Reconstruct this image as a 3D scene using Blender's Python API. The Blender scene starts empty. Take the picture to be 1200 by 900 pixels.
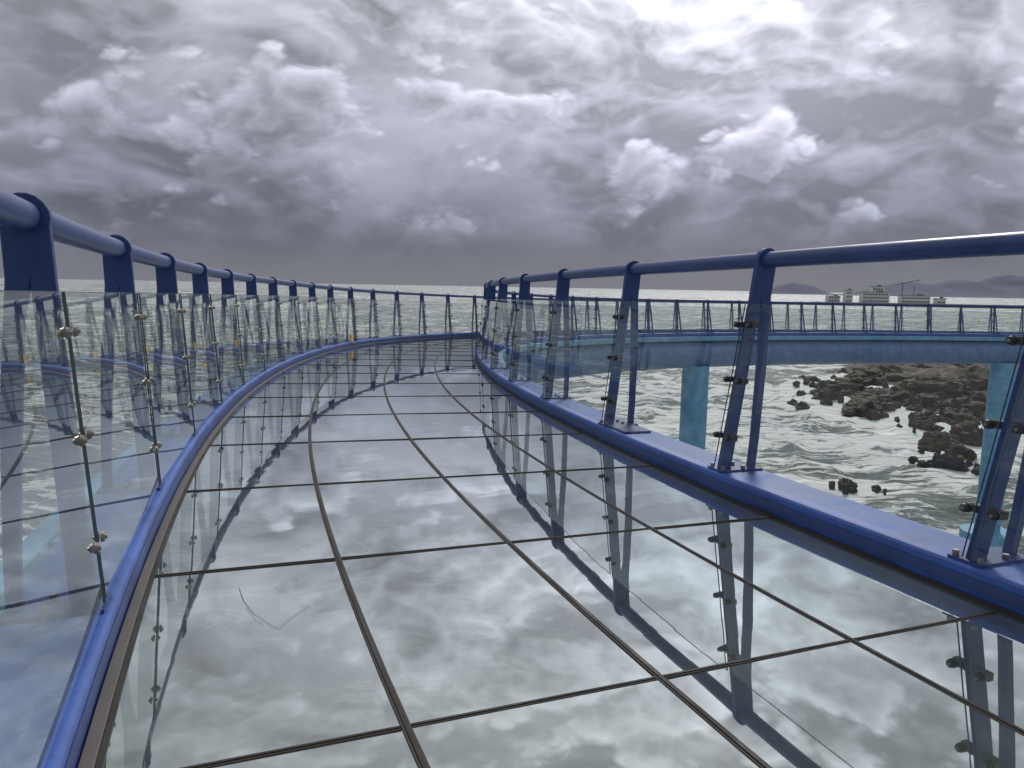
import bpy, bmesh, math, random
from mathutils import Vector, Matrix, noise
random.seed(7)
scene = bpy.context.scene
scene.view_settings.view_transform = 'Standard'
scene.view_settings.look = 'None'
scene.view_settings.exposure = 0

SEA = -12.7
TILT = -0.017
KT = 0.13   # kerb top

# ------------------------------------------------------------ path of the walkway
def path(s):
    if s < 0:
        t = -s/45.2
        return (42.6-45.2*math.cos(t), 19-45.2*math.sin(t)), (-math.sin(t), math.cos(t)), (-math.cos(t), -math.sin(t))
    if s < 20.944:
        p = s/20.0
        return (17.4-20*math.cos(p), 19+20*math.sin(p)), (math.sin(p), math.cos(p)), (-math.cos(p), math.sin(p))
    p = math.pi/3+(s-20.944)/45.0
    return (29.9-45*math.cos(p), -2.7+45*math.sin(p)), (math.sin(p), math.cos(p)), (-math.cos(p), math.sin(p))

def drop(s):
    t = max(0.0, min(1.0, (s+6)/24.0)); t = t*t*(3-2*t)
    return -0.20*t

def P(s, off, z, tan=0.0):
    c, f, n = path(s)
    x = c[0]+n[0]*off+f[0]*tan
    y = c[1]+n[1]*off+f[1]*tan
    return Vector((x, y, z+TILT*y+drop(s)))

S0, S1 = -34.0, 76.0

# ------------------------------------------------------------ helpers
def new_obj(name, bm, mat, parent=None, smooth=False):
    me = bpy.data.meshes.new(name)
    bmesh.ops.recalc_face_normals(bm, faces=bm.faces[:])
    bm.to_mesh(me); bm.free()
    if smooth:
        for p in me.polygons: p.use_smooth = True
    ob = bpy.data.objects.new(name, me)
    scene.collection.objects.link(ob)
    if mat: me.materials.append(mat)
    if parent: ob.parent = parent
    return ob

def empty(name, loc=(0,0,0)):
    e = bpy.data.objects.new(name, None)
    e.empty_display_size = 0.3
    scene.collection.objects.link(e)
    return e

def srange(a, b, d):
    n = max(1, int(round((b-a)/d)))
    return [a+(b-a)*i/n for i in range(n+1)]

def sweep(bm, prof, a, b, d=0.3, cap=True):
    rings = []
    for s in srange(a, b, d):
        rings.append([bm.verts.new(P(s, o, z)) for o, z in prof])
    n = len(prof)
    for i in range(len(rings)-1):
        for j in range(n):
            k = (j+1) % n
            bm.faces.new((rings[i][j], rings[i][k], rings[i+1][k], rings[i+1][j]))
    if cap:
        bm.faces.new(rings[0]); bm.faces.new(rings[-1][::-1])

def rect(o0, o1, z0, z1, c=0.0):
    if c == 0: return [(o0, z0), (o1, z0), (o1, z1), (o0, z1)]
    return [(o0, z0), (o1, z0), (o1, z1-c), (o1-c, z1), (o0+c, z1), (o0, z1-c)]

def circ(o, z, r, n=20):
    return [(o+r*math.cos(2*math.pi*i/n), z+r*math.sin(2*math.pi*i/n)) for i in range(n)]

def plate(bm, s, prof, t0, t1, lean=None):
    L = lean if lean else (lambda z: 0.0)
    a = [bm.verts.new(P(s, o, z, t0+L(z))) for o, z in prof]
    b = [bm.verts.new(P(s, o, z, t1+L(z))) for o, z in prof]
    n = len(prof)
    bm.faces.new(a); bm.faces.new(b[::-1])
    for j in range(n):
        k = (j+1) % n
        bm.faces.new((a[j], b[j], b[k], a[k]))

def cyl(bm, p0, p1, r, n=10, r2=None):
    if r2 is None: r2 = r
    d = (p1-p0).normalized()
    u = d.orthogonal().normalized(); v = d.cross(u)
    A = []; B = []
    for i in range(n):
        a = 2*math.pi*i/n
        w = u*math.cos(a)+v*math.sin(a)
        A.append(bm.verts.new(p0+w*r)); B.append(bm.verts.new(p1+w*r2))
    bm.faces.new(A[::-1]); bm.faces.new(B)
    for i in range(n):
        k = (i+1) % n
        bm.faces.new((A[i], A[k], B[k], B[i]))

def box(bm, c, sx, sy, sz, rot=0.0):
    m = Matrix.Translation(c) @ Matrix.Rotation(rot, 4, 'Z') @ Matrix.Diagonal((sx, sy, sz, 1))
    bmesh.ops.create_cube(bm, size=1.0, matrix=m)

# ------------------------------------------------------------ materials
def mat_new(name):
    m = bpy.data.materials.new(name); m.use_nodes = True
    nt = m.node_tree
    for n in list(nt.nodes): nt.nodes.remove(n)
    out = nt.nodes.new('ShaderNodeOutputMaterial')
    return m, nt, out

def N(nt, t, **kw):
    n = nt.nodes.new(t)
    for k, v in kw.items():
        if k.startswith('i_'): n.inputs[k[2:].replace('_', ' ')].default_value = v
        else: setattr(n, k, v)
    return n

def math_n(nt, op, a, b=None, c=None, clamp=False):
    n = nt.nodes.new('ShaderNodeMath'); n.operation = op; n.use_clamp = clamp
    for i, v in enumerate((a, b, c)):
        if v is None: continue
        if isinstance(v, (int, float)): n.inputs[i].default_value = v
        else: nt.links.new(v, n.inputs[i])
    return n.outputs[0]

def ramp(nt, fac, stops, interp='LINEAR'):
    r = nt.nodes.new('ShaderNodeValToRGB')
    r.color_ramp.interpolation = interp
    els = r.color_ramp.elements
    while len(els) < len(stops): els.new(0.5)
    for e, (p, c) in zip(els, stops):
        e.position = p
        e.color = (c, c, c, 1) if isinstance(c, (int, float)) else (c[0], c[1], c[2], 1)
    nt.links.new(fac, r.inputs[0])
    return r.outputs[0]

def paint(name, col, rough=0.35, var=0.25, coat=0.0):
    m, nt, out = mat_new(name)
    b = N(nt, 'ShaderNodeBsdfPrincipled'); b.inputs['Roughness'].default_value = rough
    g = N(nt, 'ShaderNodeNewGeometry')
    n1 = N(nt, 'ShaderNodeTexNoise', i_Scale=2.5, i_Detail=5.0, i_Roughness=0.7)
    nt.links.new(g.outputs['Position'], n1.inputs['Vector'])
    d = tuple(c*(1-var) for c in col); l = tuple(min(1, c*(1+var)+0.01) for c in col)
    c = ramp(nt, n1.outputs[0], [(0.3, d), (0.7, l)])
    nt.links.new(c, b.inputs['Base Color'])
    r = ramp(nt, n1.outputs[0], [(0.3, rough*0.8), (0.7, min(1, rough*1.5))])
    nt.links.new(r, b.inputs['Roughness'])
    nt.links.new(b.outputs[0], out.inputs[0])
    return m

M_blue = paint('blue_paint', (0.020, 0.050, 0.185), 0.36)
M_blue_kerb = paint('blue_kerb_paint', (0.028, 0.09, 0.36), 0.45, 0.35)
M_tube = paint('girder_paint', (0.10, 0.19, 0.38), 0.35)
M_light = paint('light_blue_paint', (0.13, 0.36, 0.56), 0.5)
M_steel = paint('stainless', (0.26, 0.24, 0.21), 0.42); M_steel.node_tree.nodes['Principled BSDF'].inputs['Metallic'].default_value = 0.9
M_strip = paint('edge_strip', (0.10, 0.09, 0.085), 0.6)
M_seam = paint('seam_metal', (0.065, 0.055, 0.052), 0.75)
M_seam.node_tree.nodes['Principled BSDF'].inputs['Specular IOR Level'].default_value = 0.2
M_gasket = paint('gasket', (0.018, 0.016, 0.017), 0.7)
M_dark = paint('dark_fitting', (0.02, 0.022, 0.03), 0.45)
M_yellow = paint('yellow_tag', (0.7, 0.42, 0.03), 0.5)
M_edge = paint('glass_edge', (0.07, 0.10, 0.105), 0.2)
M_scr = paint('scratch', (0.10, 0.10, 0.10), 0.8)

def glass_mat(name, tint, f0, power, diff, rough, bump=0.0, diffcol=(0.5, 0.53, 0.53), gcol=(0.93, 0.97, 0.95)):
    m, nt, out = mat_new(name)
    lw = N(nt, 'ShaderNodeLayerWeight'); lw.inputs['Blend'].default_value = 0.5
    p = math_n(nt, 'POWER', lw.outputs['Facing'], power)
    fr = math_n(nt, 'MULTIPLY_ADD', p, 1-f0, f0, clamp=True)
    tr = N(nt, 'ShaderNodeBsdfTransparent'); tr.inputs[0].default_value = (*tint, 1)
    gl = N(nt, 'ShaderNodeBsdfGlossy'); gl.inputs['Roughness'].default_value = rough
    gl.inputs['Color'].default_value = (*gcol, 1)
    df = N(nt, 'ShaderNodeBsdfDiffuse'); df.inputs[0].default_value = (*diffcol, 1)
    g = N(nt, 'ShaderNodeNewGeometry')
    n1 = N(nt, 'ShaderNodeTexNoise', i_Scale=1.3, i_Detail=6.0, i_Roughness=0.7, i_Distortion=0.4)
    nt.links.new(g.outputs['Position'], n1.inputs['Vector'])
    dirt = ramp(nt, n1.outputs[0], [(0.3, 0.45), (0.75, 1.0)])
    isl = math_n(nt, 'MULTIPLY_ADD', g.outputs['Random Per Island'], 0.9, 0.65)
    dd = math_n(nt, 'MULTIPLY', dirt, isl)
    dd = math_n(nt, 'MULTIPLY', dd, diff*1.3, clamp=True)
    m1 = N(nt, 'ShaderNodeMixShader'); nt.links.new(dd, m1.inputs[0])
    nt.links.new(tr.outputs[0], m1.inputs[1]); nt.links.new(df.outputs[0], m1.inputs[2])
    m2 = N(nt, 'ShaderNodeMixShader'); nt.links.new(fr, m2.inputs[0])
    nt.links.new(m1.outputs[0], m2.inputs[1]); nt.links.new(gl.outputs[0], m2.inputs[2])
    if bump > 0:
        n2 = N(nt, 'ShaderNodeTexNoise', i_Scale=1.6, i_Detail=1.0)
        nt.links.new(g.outputs['Position'], n2.inputs['Vector'])
        bu = N(nt, 'ShaderNodeBump', i_Strength=1.0, i_Distance=bump)
        nt.links.new(n2.outputs[0], bu.inputs['Height'])
        nt.links.new(bu.outputs[0], gl.inputs['Normal'])
        rr = ramp(nt, n1.outputs[0], [(0.35, rough*0.5), (0.7, rough*2.2)])
        nt.links.new(rr, gl.inputs['Roughness'])
    nt.links.new(m2.outputs[0], out.inputs[0])
    return m

M_floor = glass_mat('floor_glass', (0.24, 0.29, 0.28), 0.26, 1.6, 0.36, 0.014, 0.0006, (0.24, 0.28, 0.27), (0.84, 0.89, 0.88))
M_glass_sea = glass_mat('rail_glass_milky', (0.90, 0.94, 0.93), 0.06, 3.4, 0.085, 0.01, 0.0, (0.6, 0.65, 0.65))  # stronger pale diffuse layer than the other rail glass
M_glass = glass_mat('rail_glass', (0.91, 0.95, 0.94), 0.05, 4.2, 0.03, 0.01, 0.0, (0.6, 0.65, 0.65))

# ------------------------------------------------------------ walkway
walk = empty('glass_skywalk')
OL, OR = 1.80, -1.75
offs = [1.80, 0.90, 0.0, -0.87, -1.75]
step = 1.535
k0 = int((S0+16.93)/step)-1
seams = [-16.93+step*k for k in range(k0, int((S1+16.93)/step)+1) if -16.93+step*k > S0 and -16.93+step*k < S1]

bm = bmesh.new()
for i in range(len(seams)-1):
    a, b = seams[i]+0.010, seams[i+1]-0.010
    for j in range(4):
        o0, o1 = offs[j]-0.010, offs[j+1]+0.010
        cz = [random.uniform(-0.0022, 0.0022) for _ in range(4)]
        n = 5
        prev = None
        for q in range(n+1):
            t = q/n
            s = a+(b-a)*t
            z0 = cz[0]*(1-t)+cz[1]*t; z1 = cz[2]*(1-t)+cz[3]*t
            v0 = bm.verts.new(P(s, o0, z0)); v1 = bm.verts.new(P(s, o1, z1))
            if prev: bm.faces.new((prev[0], prev[1], v1, v0))
            prev = (v0, v1)
new_obj('floor_glass_panels', bm, M_floor, walk)

bm = bmesh.new(); bg = bmesh.new()
for o in offs[1:-1]:
    sweep(bm, rect(o-0.015, o+0.015, -0.09, 0.004), seams[0], seams[-1], 0.4)
    sweep(bg, rect(o-0.006, o+0.006, 0.0045, 0.008), seams[0], seams[-1], 0.4)
for s in seams:
    for j in range(4):
        plate(bm, s, rect(offs[j+1]+0.017, offs[j]-0.017, -0.09, 0.0035), -0.011, 0.011)
        plate(bg, s, rect(offs[j+1]+0.017, offs[j]-0.017, 0.004, 0.007), -0.004, 0.004)
new_obj('floor_seam_bars', bm, M_seam, walk)
new_obj('floor_gaskets', bg, M_gasket, walk)

# scratch marks on one pane
bm = bmesh.new()
def scratch(pts, w):
    for i in range(len(pts)-1):
        a = Vector((*pts[i], 0)); b = Vector((*pts[i+1], 0)); d = (b-a).normalized(); n = Vector((-d.y, d.x, 0))*w
        vs = []
        for q in (a+n, a-n, b-n, b+n):
            vs.append(bm.verts.new((q.x, q.y, 0.0025+TILT*q.y)))
        bm.faces.new(vs)
scratch([(-1.20, 3.20), (-1.13, 3.06), (-1.04, 2.93), (-0.95, 2.84), (-0.90, 2.80)], 0.0011)
scratch([(-0.90, 2.80), (-0.88, 2.90), (-0.84, 3.02)], 0.0008)
scratch([(-1.10, 3.00), (-1.02, 2.88), (-0.97, 2.83)], 0.0007)
new_obj('pane_scratches', bm, M_scr, walk)

bm = bmesh.new(); bs = bmesh.new(); bl = bmesh.new(); bd = bmesh.new(); bw = bmesh.new()
KW = 0.38
for side in (1, -1):
    e = OL if side == 1 else OR
    def R(a, b, z0, z1, c=0.0):
        return [(e+side*o, z) for o, z in rect(a, b, z0, z1, c)]
    sweep(bm, R(0.0, KW, -0.16, KT, 0.012), S0, S1, 0.35)
    sweep(bw, R(0.0-0.006, -0.001, 0.03, KT-0.045), S0, S1, 0.35)
    if side == 1:
        sweep(bs, R(-0.05, -0.008, -0.08, 0.012, 0.003), S0, S1, 0.35)
        sweep(bd, R(-0.070, -0.053, -0.05, 0.006), S0, S1, 0.35)
    else:
        sweep(bd, R(-0.05, -0.008, -0.05, 0.008), S0, S1, 0.35)  # dark strip coloured in as the kerb's reflection on the floor
    if side == -1:
        sweep(bl, R(0.48, 0.60, -0.22, -0.03, 0.01), S0, S1, 0.35)
        for s in srange(S0, S1, 2.03/2): plate(bl, s, R(KW+0.005, 0.475, -0.2, -0.10), -0.04, 0.04)
    else:
        sweep(bl, R(0.80, 0.96, -0.50, -0.32, 0.01), S0, S1, 0.35)
        for s in srange(S0, S1, 2.03): plate(bl, s, R(KW-0.05, 0.79, -0.42, -0.34), -0.05, 0.05)
new_obj('edge_kerbs', bm, M_blue_kerb, walk)
new_obj('kerb_inner_lip', bw, M_blue, walk)
new_obj('edge_steel_strips', bs, M_strip, walk)
new_obj('edge_seals_and_reflection_strip', bd, M_gasket, walk)
new_obj('outer_light_blue_beams', bl, M_light, walk)

bm = bmesh.new()
sweep(bm, circ(OR-0.0, -0.86, 0.64, 32), S0, S1, 0.4)
new_obj('tubular_girder', bm, M_tube, walk, True)
bm = bmesh.new()
for s in srange(S0+1, S1, 4.07*2):
    sweep(bm, circ(OR, -0.86, 0.665, 32), s, s+0.14, 0.14)
new_obj('girder_flanges', bm, M_tube, walk)
bm = bmesh.new()
for s in (-30, 21.3, 41.0, 62.0):
    p = P(s, OR, -1.4)
    cyl(bm, p, Vector((p.x, p.y, SEA-3)), 0.62, 28)
    cyl(bm, Vector((p.x, p.y, SEA-3)), Vector((p.x, p.y, SEA+1.0)), 1.3, 28)
ob = new_obj('support_pillars', bm, M_light, walk, True)
mod = ob.modifiers.new('es', 'EDGE_SPLIT'); mod.split_angle = math.radians(40)

bm = bmesh.new()
plate(bm, 1.2, [(OL+o, z) for o, z in rect(-0.02, 0.02, 0.15, 0.33)], -0.10, 0.10)
new_obj('yellow_tag', bm, M_yellow, walk)
bm = bmesh.new()
plate(bm, -12.9, [(OR-o, z) for o, z in rect(0.04, 0.30, KT, KT+0.02, 0.008)], -0.22, 0.22)
new_obj('kerb_cover_plate', bm, M_blue, walk)

# ------------------------------------------------------------ railings
def railing(side, first, spacing, H, lean_amt, gmat):
    root = empty('glass_railing')
    e = OL if side == 1 else OR
    def T(pr): return [(e+side*o, z) for o, z in pr]
    LN = lambda z: -lean_amt*max(0.0, (z-KT))/(H-KT)
    bm = bmesh.new()
    sweep(bm, T(circ(0.20, H, 0.052, 18)), S0, S1, 0.35)
    new_obj('handrail', bm, M_blue, root, True)
    posts = []
    s = first
    while s-spacing > S0: s -= spacing
    while s < S1-1: posts.append(s); s += spacing
    bp = bmesh.new(); bo = bmesh.new(); bk = bmesh.new(); bgl = bmesh.new(); be = bmesh.new(); bb = bmesh.new()
    head = [(0.20+0.078*math.cos(a), H+0.078*math.sin(a)) for a in [math.radians(d) for d in range(-20, 201, 20)]]
    b0 = KT+0.001
    prof = [(0.35, b0), (0.345, 0.35), (0.315, 0.9), (0.27, 1.34)]+head+[(0.12, 1.34), (0.055, b0), (0.145, b0), (0.196, 1.33), (0.225, 1.20), (0.268, 0.7), (0.292, 0.35), (0.298, b0)]
    for s in posts:
        plate(bp, s, T(prof), -0.022, 0.022, LN)
        plate(bb, s, T(rect(0.025, 0.366, KT+0.0005, KT+0.015)), -0.085, 0.085)
        for o in (0.05, 0.215):
            for t in (-0.062, 0.062):
                p = P(s, e+side*o, KT+0.015, t); cyl(bo, p, p+Vector((0, 0, 0.026)), 0.015, 6)
        for z in (0.38, 0.78, 1.16):
            g = 0.035+(z-KT)*0.07/1.2
            lg = 0.056+(z-KT)*(0.062/1.2)
            for t in (-0.07, 0.07):
                t = t+LN(z)
                p0 = P(s, e+side*(g-0.018), z, t); p1 = P(s, e+side*(g-0.005), z, t)
                cyl(bo if side == 1 else bk, p0, p1, 0.018, 12, 0.022)
                cyl(bo, p0-(p1-p0)*0.6, p0, 0.008, 8, 0.010)
                p2 = P(s, e+side*(g+0.005), z, t); p3 = P(s, e+side*(g+0.05), z, t)
                cyl(bk, p2, p3, 0.022, 12)
            plate(bk, s, T(rect(lg+0.008, lg+0.045, z-0.018, z+0.018)), -0.09+LN(z), 0.09+LN(z))
    for i in range(len(posts)-1):
        a, b = posts[i]+0.024, posts[i+1]-0.024
        za, zb = KT+0.02, 1.30
        ga = 0.035; gb = 0.035+(zb-za)*0.07/1.2
        jit = random.uniform(-0.004, 0.004); jit2 = random.uniform(-0.004, 0.004)
        A0 = P(a, e+side*(ga+jit), za, LN(za)); A1 = P(a, e+side*(gb+jit2), zb, LN(zb))
        B0 = P(b, e+side*(ga+jit2), za, LN(za)); B1 = P(b, e+side*(gb+jit), zb, LN(zb))
        vs = [bgl.verts.new(v) for v in (A0, B0, B1, A1)]
        bgl.faces.new(vs)
        _, f, nn = path((a+b)/2)
        nv = Vector((nn[0], nn[1], 0))*0.004
        def strip(p, q):
            d = (q-p).normalized()
            w = d.cross(nv.normalized()).normalized()*0.0012
            c = []
            for pt in (p, q):
                c.append([be.verts.new(pt+nv+w), be.verts.new(pt-nv+w), be.verts.new(pt-nv-w), be.verts.new(pt+nv-w)])
            for k in range(4):
                be.faces.new((c[0][k], c[0][(k+1) % 4], c[1][(k+1) % 4], c[1][k]))
            be.faces.new(c[0]); be.faces.new(c[1][::-1])
        strip(A0, A1); strip(B0, B1); strip(A1, B1)
    new_obj('posts', bp, M_blue, root)
    new_obj('post_base_plates', bb, M_blue, root)
    new_obj('bolts', bo, M_steel, root)
    new_obj('glass_clamps', bk, M_dark, root)
    new_obj('glass_panels', bgl, gmat, root)
    new_obj('glass_panel_edges', be, M_edge, root)
    ob = [c for c in root.children if c.name.startswith('posts')][0]
    mod = ob.modifiers.new('bevel', 'BEVEL'); mod.width = 0.004; mod.segments = 1; mod.limit_method = 'ANGLE'
    return root
railing(1, -16.0, 1.78, 1.55, 0.06, M_glass_sea)
railing(-1, -16.68, 2.03, 1.59, 0.20, M_glass)

# ------------------------------------------------------------ sea
rocks = [(53.6,116,7,1.2),(49,98.5,8,1.3),(72,134,7,1.8),(41.5,87.8,6,1.5),(52.6,100,6,1.5),(57,99.5,9,2.2),(54,89,6,1.5),(84,143,8,2.2),(70,114,8,2.2),
 (43,76.6,2.6,.9),(40,69.4,2.8,1.0),(44.4,72,3.0,1.4),(39,64,2.4,.9),(36,60.7,2.8,.8),(24.2,52.5,2.0,.6),(41.2,97.6,2.6,1.0),(85,156,8,1.8),(62,108,8,2.0),
 (48,104,6,1.2),(58,121,7,1.4),(66,104,9,2.4),(61,93,6,1.6),(45,91,5,1.2),(50,83,4,1.1),(47,110,5,1.0),(60,84,6,1.8),(55,78,4,1.5),(64,128,6,1.5),(77,124,7,2),
 (58,88,7,1.8),(53,94,6,1.5),(65,96,8,2.2),(46,82,3.5,1.0),(62,116,7,1.6)]
bm = bmesh.new()
NR, NA = 320, 640
rings = []
lay = bm.verts.layers.float.new('surf')
def fbm(v, o): return noise.fractal(v, 1.0, 2.1, o)
for i in range(NR):
    r = 4*(40000/4)**(i/(NR-1)) if i else 0.5
    row = []
    for j in range(NA):
        a = 2*math.pi*j/NA
        x, y = r*math.cos(a)+5, r*math.sin(a)+10
        z = 0
        if r < 1500:
            fade = 1.0 if r < 150 else max(0, 1-(r-150)/1350)
            w = fbm(Vector((x*0.03, y*0.03, 0.3)), 3)
            sw = math.sin((0.45*x-0.30*y)*0.42+w*5.0)
            z += 0.50*(1-abs(sw))*1.6*(0.5+0.6*fbm(Vector((x*.02, y*.02, 5)), 2))
            cr = 1-abs(noise.noise(Vector(((x*.83-y*.56)*0.20, (x*.56+y*.83)*0.09, 4.0))))*2
            z += 0.45*cr*cr
            z += 0.50*fbm(Vector((x*0.16, y*0.16, 2.0)), 4)-0.5
            z *= fade
        v = bm.verts.new((x, y, SEA+z))
        sf = 0.0
        if 10 < x < 180 and 35 < y < 180:
            for (rx, ry, rw, rh) in rocks:
                d = math.hypot(x-rx, y-ry)
                sf = max(sf, 1-max(0, d-rw*0.4)/(2.5+rw*0.6))
            ex = (x-112)/58; ey = (y-116-0.12*(x-112))/40
            sf = max(sf, 0.9-abs(math.sqrt(ex*ex+ey*ey)-0.95)*3.0)
        v[lay] = max(0.0, sf)
        row.append(v)
    rings.append(row)
for i in range(NR-1):
    for j in range(NA):
        k = (j+1) % NA
        bm.faces.new((rings[i][j], rings[i+1][j], rings[i+1][k], rings[i][k]))
bm.faces.new(rings[0])
m, nt, out = mat_new('stormy_sea')
b = N(nt, 'ShaderNodeBsdfPrincipled'); b.inputs['Specular IOR Level'].default_value = 0.40
g = N(nt, 'ShaderNodeNewGeometry')
def mapped(scale, rot=0.0):
    mp = N(nt, 'ShaderNodeMapping'); mp.inputs['Scale'].default_value = scale; mp.inputs['Rotation'].default_value = (0, 0, rot)
    nt.links.new(g.outputs['Position'], mp.inputs['Vector']); return mp.outputs[0]
n1 = N(nt, 'ShaderNodeTexNoise', i_Scale=1.0, i_Detail=8.0, i_Roughness=0.70, i_Distortion=0.8)
nt.links.new(mapped((0.08, 0.20, 0.1), 0.6), n1.inputs['Vector'])
n2 = N(nt, 'ShaderNodeTexNoise', i_Scale=0.03, i_Detail=4.0, i_Roughness=0.6)
nt.links.new(g.outputs['Position'], n2.inputs['Vector'])
n3 = N(nt, 'ShaderNodeTexNoise', i_Scale=1.0, i_Detail=6.0, i_Roughness=0.78, i_Distortion=0.6)
nt.links.new(mapped((0.5, 1.1, 0.5), 0.6), n3.inputs['Vector'])
n4 = N(nt, 'ShaderNodeTexNoise', i_Scale=1.0, i_Detail=3.0, i_Roughness=0.6, i_Distortion=0.7)
nt.links.new(mapped((0.10, 0.36, 0.3), 0.35), n4.inputs['Vector'])
crest = math_n(nt, 'SUBTRACT', 1.0, math_n(nt, 'MULTIPLY', math_n(nt, 'ABSOLUTE', math_n(nt, 'SUBTRACT', n4.outputs[0], 0.5)), 5.5), clamp=True)
vd = N(nt, 'ShaderNodeVectorMath', operation='DISTANCE'); vd.inputs[1].default_value = (50, 78, SEA)
nt.links.new(g.outputs['Position'], vd.inputs[0])
near = N(nt, 'ShaderNodeMapRange'); near.inputs[1].default_value = 12; near.inputs[2].default_value = 110; near.inputs[3].default_value = 0.07; near.inputs[4].default_value = -0.02
nt.links.new(vd.outputs['Value'], near.inputs[0])
at = N(nt, 'ShaderNodeAttribute', attribute_name='surf')
f = math_n(nt, 'MULTIPLY_ADD', n2.outputs[0], 0.30, n1.outputs[0])
f = math_n(nt, 'ADD', f, near.outputs[0])
f = math_n(nt, 'MULTIPLY_ADD', at.outputs['Fac'], 0.15, f)
f = math_n(nt, 'MULTIPLY_ADD', n3.outputs[0], 0.50, f)
c6 = math_n(nt, 'POWER', crest, 4.0)
f = math_n(nt, 'MULTIPLY_ADD', c6, 0.13, f)
foam = ramp(nt, math_n(nt, 'MULTIPLY', f, 0.8), [(0.0, 0.0), (0.765, 0.0), (0.785, 0.5), (0.81, 1.0)])
ck = math_n(nt, 'MULTIPLY_ADD', crest, 0.5, math_n(nt, 'MULTIPLY', n3.outputs[0], 0.6))
col0 = ramp(nt, ck, [(0.22, (0.045, 0.068, 0.060)), (0.55, (0.115, 0.150, 0.132)), (0.85, (0.21, 0.25, 0.225))])  # wave shading put into the water colour: dark troughs, lighter crests
mx = N(nt, 'ShaderNodeMix', data_type='RGBA'); nt.links.new(foam, mx.inputs[0]); nt.links.new(col0, mx.inputs[6]); mx.inputs[7].default_value = (0.92, 0.94, 0.93, 1)
nt.links.new(mx.outputs[2], b.inputs['Base Color'])
rr = ramp(nt, foam, [(0, 0.25), (1, 0.8)]); nt.links.new(rr, b.inputs['Roughness'])
hh = math_n(nt, 'MULTIPLY_ADD', n3.outputs[0], 0.6, n1.outputs[0])
hh = math_n(nt, 'MULTIPLY_ADD', crest, 0.35, hh)
bu = N(nt, 'ShaderNodeBump', i_Strength=1.0, i_Distance=0.9); nt.links.new(hh, bu.inputs['Height']); nt.links.new(bu.outputs[0], b.inputs['Normal'])
nt.links.new(b.outputs[0], out.inputs[0])
new_obj('sea', bm, m, None, True)

# ------------------------------------------------------------ rocks
def rock_mat(name, stops):
    m, nt, out = mat_new(name)
    b = N(nt, 'ShaderNodeBsdfPrincipled'); b.inputs['Roughness'].default_value = 0.7
    b.inputs['Specular IOR Level'].default_value = 0.3
    g = N(nt, 'ShaderNodeNewGeometry')
    n1 = N(nt, 'ShaderNodeTexNoise', i_Scale=0.5, i_Detail=7.0, i_Roughness=0.72); nt.links.new(g.outputs['Position'], n1.inputs['Vector'])
    c = ramp(nt, n1.outputs[0], stops)
    nt.links.new(c, b.inputs['Base Color'])
    bu = N(nt, 'ShaderNodeBump', i_Strength=1.0, i_Distance=0.7); nt.links.new(n1.outputs[0], bu.inputs['Height']); nt.links.new(bu.outputs[0], b.inputs['Normal'])
    nt.links.new(b.outputs[0], out.inputs[0])
    return m
M_rock = rock_mat('wet_rock', [(0.3, (0.020, 0.015, 0.011)), (0.55, (0.07, 0.049, 0.034)), (0.8, (0.16, 0.115, 0.078))])
M_head = rock_mat('brown_rock', [(0.32, (0.022, 0.016, 0.011)), (0.5, (0.085, 0.060, 0.039)), (0.75, (0.20, 0.14, 0.09))])
def rock(bm, x, y, w, h, seed, sub=4):
    r = bmesh.ops.create_icosphere(bm, subdivisions=sub, radius=1.0)
    ang = random.uniform(0, 3.1); ca, sa = math.cos(ang), math.sin(ang)
    asp = random.uniform(0.5, 0.8)
    for v in r['verts']:
        p = v.co.copy()
        d = 1+0.55*noise.fractal(p*1.1+Vector((seed*7.1, 0, 0)), 0.8, 2.2, 5)-0.22*noise.cell(p*2.3+Vector((0, seed*3.3, 0)))*0.5
        q = p*d
        qx, qy = q.x*w*0.5, q.y*w*0.5*asp
        v.co = Vector((x+qx*ca-qy*sa, y+qx*sa+qy*ca, SEA+0.1+q.z*h))
bm = bmesh.new()
for i, (x, y, w, h) in enumerate(rocks):
    rock(bm, x, y, w, h, i+1)
    for k in range(6):
        rock(bm, x+random.uniform(-w, w)*1.2, y+random.uniform(-w, w)*0.8, w*random.uniform(.12, .4), h*random.uniform(.35, .6), i*5+k+50, 3)
new_obj('sea_rocks', bm, M_rock, None)

bm = bmesh.new()
GX, GY = 220, 150
grid = []
for i in range(GX+1):
    row = []
    for j in range(GY+1):
        x = 45+i*0.9; y = 62+j*0.85
        ex = (x-112)/58; ey = (y-116-0.12*(x-112))/40
        rad = math.sqrt(ex*ex+ey*ey)+0.45*noise.fractal(Vector((x*.035, y*.035, 1)), 1, 2, 4)
        base = 6.0*max(-0.6, 1-rad)
        rg = noise.ridged_multi_fractal(Vector((x*.11, y*.11, 3)), 0.9, 2.1, 6, 0.9, 2.0)
        z = base+(rg-1.1)*1.5*(0.35+max(0, min(1, 1.2-rad)))
        row.append(bm.verts.new((x, y, SEA+z)))
    grid.append(row)
for i in range(GX):
    for j in range(GY):
        bm.faces.new((grid[i][j], grid[i+1][j], grid[i+1][j+1], grid[i][j+1]))
new_obj('rocky_headland', bm, M_head, None)

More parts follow.
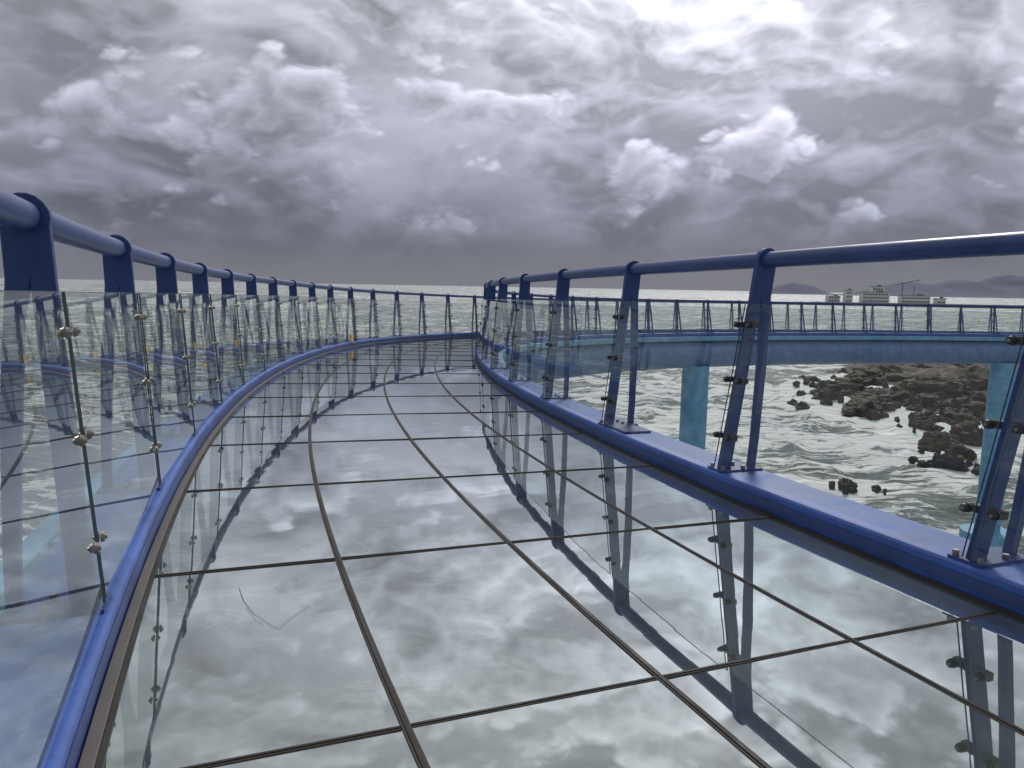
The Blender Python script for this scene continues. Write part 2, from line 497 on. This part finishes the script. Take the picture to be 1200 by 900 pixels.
# ------------------------------------------------------------ distant hills and harbour
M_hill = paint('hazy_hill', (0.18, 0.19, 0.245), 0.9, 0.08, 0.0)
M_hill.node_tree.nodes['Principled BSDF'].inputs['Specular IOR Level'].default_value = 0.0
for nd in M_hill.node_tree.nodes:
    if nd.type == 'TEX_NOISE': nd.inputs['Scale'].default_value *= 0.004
def hills(name, x0, x1, y0, y1, nx, ny, bumps):
    bm = bmesh.new(); gr = []
    for i in range(nx+1):
        row = []
        for j in range(ny+1):
            x = x0+(x1-x0)*i/nx; y = y0+(y1-y0)*j/ny
            z = 0
            for (bx, by, sx, sy, h) in bumps:
                z = max(z, h*math.exp(-((x-bx)/sx)**2-((y-by)/sy)**2))
            z = z*(1+0.3*noise.fractal(Vector((x*.004, y*.004, 2)), 1, 2, 5))-6
            row.append(bm.verts.new((x, y, SEA+z)))
        gr.append(row)
    for i in range(nx):
        for j in range(ny):
            bm.faces.new((gr[i][j], gr[i+1][j], gr[i+1][j+1], gr[i][j+1]))
    new_obj(name, bm, M_hill, None, True)
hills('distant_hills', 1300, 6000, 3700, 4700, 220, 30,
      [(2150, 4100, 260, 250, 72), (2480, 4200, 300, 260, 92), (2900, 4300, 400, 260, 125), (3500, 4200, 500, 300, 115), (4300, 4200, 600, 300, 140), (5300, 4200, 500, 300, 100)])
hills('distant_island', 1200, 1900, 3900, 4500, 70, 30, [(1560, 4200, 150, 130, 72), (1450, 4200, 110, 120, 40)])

M_wall = paint('white_wall', (0.62, 0.63, 0.62), 0.8, 0.25, 0)
M_win = paint('window_dark', (0.04, 0.05, 0.06), 0.2, 0.1, 0)
M_conc = paint('concrete', (0.20, 0.20, 0.20), 0.9, 0.15, 0)
bm = bmesh.new(); box(bm, Vector((520, 900, SEA+0.6)), 330, 14, 4.0)
for k in range(60):
    box(bm, Vector((358+k*5.4+random.uniform(-1, 1), 890, SEA+0.2)), random.uniform(2, 4), 3, 2.4, random.uniform(0, 1.5))
new_obj('breakwater', bm, M_conc, None)
for (x, y, w, h, fl) in [(380, 900, 14, 7, 2), (398, 901, 8, 14, 3), (430, 902, 32, 12, 3), (437, 912, 14, 19, 4), (478, 903, 34, 9, 2), (507, 900, 10, 6, 1)]:
    e = empty('harbour_building')
    z0 = SEA+2.6
    bm = bmesh.new(); box(bm, Vector((x, y, z0+h/2)), w, 9, h); new_obj('walls', bm, M_wall, e)
    bm = bmesh.new(); box(bm, Vector((x, y, z0+h+0.3)), w+1, 9.6, 0.6); box(bm, Vector((x+w*0.2, y, z0+h+1.4)), w*0.2, 4, 1.8); new_obj('roof', bm, M_conc, e)
    bm = bmesh.new()
    for fz in range(fl):
        for k in range(int(w/3)):
            box(bm, Vector((x-w/2+1.8+k*3, y-4.52, z0+1.8+fz*h/fl)), 1.9, 0.1, 1.7)
    new_obj('windows', bm, M_win, e)
e = empty('harbour_crane')
bm = bmesh.new()
cyl(bm, Vector((1000, 1950, SEA)), Vector((1000, 1950, SEA+42)), 1.5, 8)
cyl(bm, Vector((980, 1950, SEA+36)), Vector((1045, 1950, SEA+50)), 1.3, 8)
cyl(bm, Vector((1030, 1950, SEA)), Vector((1030, 1950, SEA+36)), 1.2, 8)
new_obj('mast_and_jib', bm, M_conc, e)

# ------------------------------------------------------------ world
SUN_AZ, SUN_EL = math.radians(18), math.radians(42)
w = bpy.data.worlds.new('World'); scene.world = w; w.use_nodes = True
try:
    w.cycles.sampling_method = 'MANUAL'; w.cycles.sample_map_resolution = 256
except Exception: pass
nt = w.node_tree
for n in list(nt.nodes): nt.nodes.remove(n)
out = nt.nodes.new('ShaderNodeOutputWorld')
grp = bpy.data.node_groups.new('cloud_height', 'ShaderNodeTree')
grp.interface.new_socket('Vector', in_out='INPUT', socket_type='NodeSocketVector')
grp.interface.new_socket('Value', in_out='OUTPUT', socket_type='NodeSocketFloat')
gi = grp.nodes.new('NodeGroupInput'); go = grp.nodes.new('NodeGroupOutput')
a = N(grp, 'ShaderNodeTexNoise', i_Scale=2.2, i_Detail=2.0, i_Roughness=0.45, i_Distortion=0.0)
grp.links.new(gi.outputs[0], a.inputs['Vector'])
tot = math_n(grp, 'MULTIPLY', a.outputs[0], 1.25)
for sc, am in ((6.0, 0.38), (13.0, 0.21), (29.0, 0.10), (64.0, 0.045)):
    q = N(grp, 'ShaderNodeTexNoise', i_Scale=sc, i_Detail=0.0)
    q.inputs['Distortion'].default_value = 0.0
    grp.links.new(gi.outputs[0], q.inputs['Vector'])
    ab = math_n(grp, 'ABSOLUTE', math_n(grp, 'SUBTRACT', q.outputs[0], 0.5))
    tot = math_n(grp, 'MULTIPLY_ADD', ab, am*2, tot)
grp.links.new(tot, go.inputs[0])

tc = N(nt, 'ShaderNodeTexCoord')
sep = N(nt, 'ShaderNodeSeparateXYZ'); nt.links.new(tc.outputs['Generated'], sep.inputs[0])
zc = math_n(nt, 'MAXIMUM', sep.outputs[2], 0.0)
elev = ramp(nt, zc, [(0.0, (0.185, 0.197, 0.23)), (0.05, (0.142, 0.150, 0.196)), (0.11, (0.210, 0.217, 0.275)), (0.2, (0.31, 0.318, 0.38)), (0.35, (0.40, 0.408, 0.455)), (0.6, (0.43, 0.44, 0.46)), (1.0, (0.43, 0.44, 0.46))])
sunv = Vector((math.sin(math.radians(15))*math.cos(math.radians(20)), math.cos(math.radians(15))*math.cos(math.radians(20)), math.sin(math.radians(20))))
dt = N(nt, 'ShaderNodeVectorMath', operation='DOT_PRODUCT'); dt.inputs[1].default_value = sunv; nt.links.new(tc.outputs['Generated'], dt.inputs[0])
dm = math_n(nt, 'MAXIMUM', dt.outputs['Value'], 0.0)
glow = math_n(nt, 'MULTIPLY_ADD', math_n(nt, 'POWER', dm, 70.0), 0.85, math_n(nt, 'MULTIPLY', math_n(nt, 'POWER', dm, 9.0), 0.50))
glow1 = math_n(nt, 'ADD', glow, 1.0)
mp = N(nt, 'ShaderNodeMapping'); mp.inputs['Scale'].default_value = (1.0, 1.0, 2.2); mp.inputs['Location'].default_value = (3.1, 1.7, 0.4)
nt.links.new(tc.outputs['Generated'], mp.inputs['Vector'])
st = N(nt, 'ShaderNodeTexNoise', i_Scale=3.0, i_Detail=5.0, i_Roughness=0.5, i_Distortion=0.2); nt.links.new(mp.outputs[0], st.inputs['Vector'])
sheet = ramp(nt, st.outputs[0], [(0.3, 0.32), (0.5, 0.55), (0.68, 0.85)])
sheet = math_n(nt, 'MULTIPLY', sheet, 2.0)
cur = sheet
def layer(cur, loc, sz, th, soft, rim, core, relk, opac):
    m_ = N(nt, 'ShaderNodeMapping'); m_.inputs['Scale'].default_value = (sz[0], sz[0], sz[1]); m_.inputs['Location'].default_value = loc
    nt.links.new(tc.outputs['Generated'], m_.inputs['Vector'])
    wn = N(nt, 'ShaderNodeTexNoise', i_Scale=6.0, i_Detail=2.0, i_Roughness=0.5); nt.links.new(m_.outputs[0], wn.inputs['Vector'])
    wv = N(nt, 'ShaderNodeVectorMath', operation='MULTIPLY_ADD'); nt.links.new(wn.outputs['Color'], wv.inputs[0]); wv.inputs[1].default_value = (0.07, 0.07, 0.07); nt.links.new(m_.outputs[0], wv.inputs[2])
    of = N(nt, 'ShaderNodeVectorMath', operation='ADD'); of.inputs[1].default_value = (0.008, 0.0, 0.026); nt.links.new(wv.outputs[0], of.inputs[0])
    a_ = nt.nodes.new('ShaderNodeGroup'); a_.node_tree = grp; nt.links.new(wv.outputs[0], a_.inputs[0])
    b_ = nt.nodes.new('ShaderNodeGroup'); b_.node_tree = grp; nt.links.new(of.outputs[0], b_.inputs[0])
    h_ = a_.outputs[0]
    rel = math_n(nt, 'SUBTRACT', h_, b_.outputs[0])
    rel = math_n(nt, 'MULTIPLY', rel, relk)
    rel = math_n(nt, 'MINIMUM', math_n(nt, 'MAXIMUM', rel, -0.25), 0.65)
    al = N(nt, 'ShaderNodeMapRange', interpolation_type='SMOOTHSTEP'); al.inputs[1].default_value = th; al.inputs[2].default_value = th+soft; al.inputs[4].default_value = opac
    nt.links.new(h_, al.inputs[0])
    cr = N(nt, 'ShaderNodeMapRange', interpolation_type='SMOOTHSTEP'); cr.inputs[1].default_value = th; cr.inputs[2].default_value = th+0.24
    cr.inputs[3].default_value = rim; cr.inputs[4].default_value = core
    nt.links.new(h_, cr.inputs[0])
    br = math_n(nt, 'MULTIPLY', cr.outputs[0], math_n(nt, 'ADD', rel, 1.0))
    mx_ = N(nt, 'ShaderNodeMix'); mx_.data_type = 'FLOAT'
    nt.links.new(al.outputs[0], mx_.inputs[0]); nt.links.new(cur, mx_.inputs[2]); nt.links.new(br, mx_.inputs[3])
    return mx_.outputs[0]
cur = layer(cur, (1.3, 0.2, 0.7), (0.80, 1.4), 0.66, 0.18, 1.32, 0.78, 4.2, 0.95)
cur = layer(cur, (5.7, 2.9, 1.1), (1.05, 1.85), 0.77, 0.10, 1.48, 0.80, 4.6, 0.95)
k = math_n(nt, 'MULTIPLY', cur, glow1)
damp = ramp(nt, zc, [(0.0, 0.0), (0.03, 0.10), (0.09, 1.0)])
kk = N(nt, 'ShaderNodeMix'); kk.data_type = 'FLOAT'; nt.links.new(damp, kk.inputs[0]); kk.inputs[2].default_value = 1.0; nt.links.new(k, kk.inputs[3])
cm = N(nt, 'ShaderNodeVectorMath', operation='SCALE'); nt.links.new(elev, cm.inputs[0]); nt.links.new(kk.outputs[0], cm.inputs['Scale'])
bgc = N(nt, 'ShaderNodeBackground'); nt.links.new(cm.outputs[0], bgc.inputs[0]); bgc.inputs[1].default_value = 1.0
sky = N(nt, 'ShaderNodeTexSky', sky_type='NISHITA'); sky.sun_disc = False; sky.sun_elevation = SUN_EL; sky.sun_rotation = SUN_AZ
bgs = N(nt, 'ShaderNodeBackground'); nt.links.new(sky.outputs[0], bgs.inputs[0]); bgs.inputs[1].default_value = 0.07
mixs = N(nt, 'ShaderNodeMixShader'); mixs.inputs[0].default_value = 0.96
nt.links.new(bgs.outputs[0], mixs.inputs[1]); nt.links.new(bgc.outputs[0], mixs.inputs[2]); nt.links.new(mixs.outputs[0], out.inputs[0])

# ------------------------------------------------------------ sun
sl = bpy.data.lights.new('sun', 'SUN'); sl.energy = 2.0; sl.angle = math.radians(12); sl.color = (1.0, 0.96, 0.9)
so = bpy.data.objects.new('sun', sl); scene.collection.objects.link(so)
dirv = Vector((math.sin(SUN_AZ)*math.cos(SUN_EL), math.cos(SUN_AZ)*math.cos(SUN_EL), math.sin(SUN_EL)))
so.rotation_euler = dirv.to_track_quat('Z', 'Y').to_euler()
so.location = (0, 0, 40)

# ------------------------------------------------------------ camera
cd = bpy.data.cameras.new('camera'); cd.lens = 26.4; cd.sensor_width = 36; cd.clip_start = 0.02; cd.clip_end = 60000
co = bpy.data.objects.new('camera', cd); scene.collection.objects.link(co)
co.matrix_world = Matrix.Translation((0, 0, 1.3)) @ Matrix.Rotation(math.radians(90-7.38), 4, 'X') @ Matrix.Rotation(math.radians(1.0), 4, 'Z')
scene.camera = co
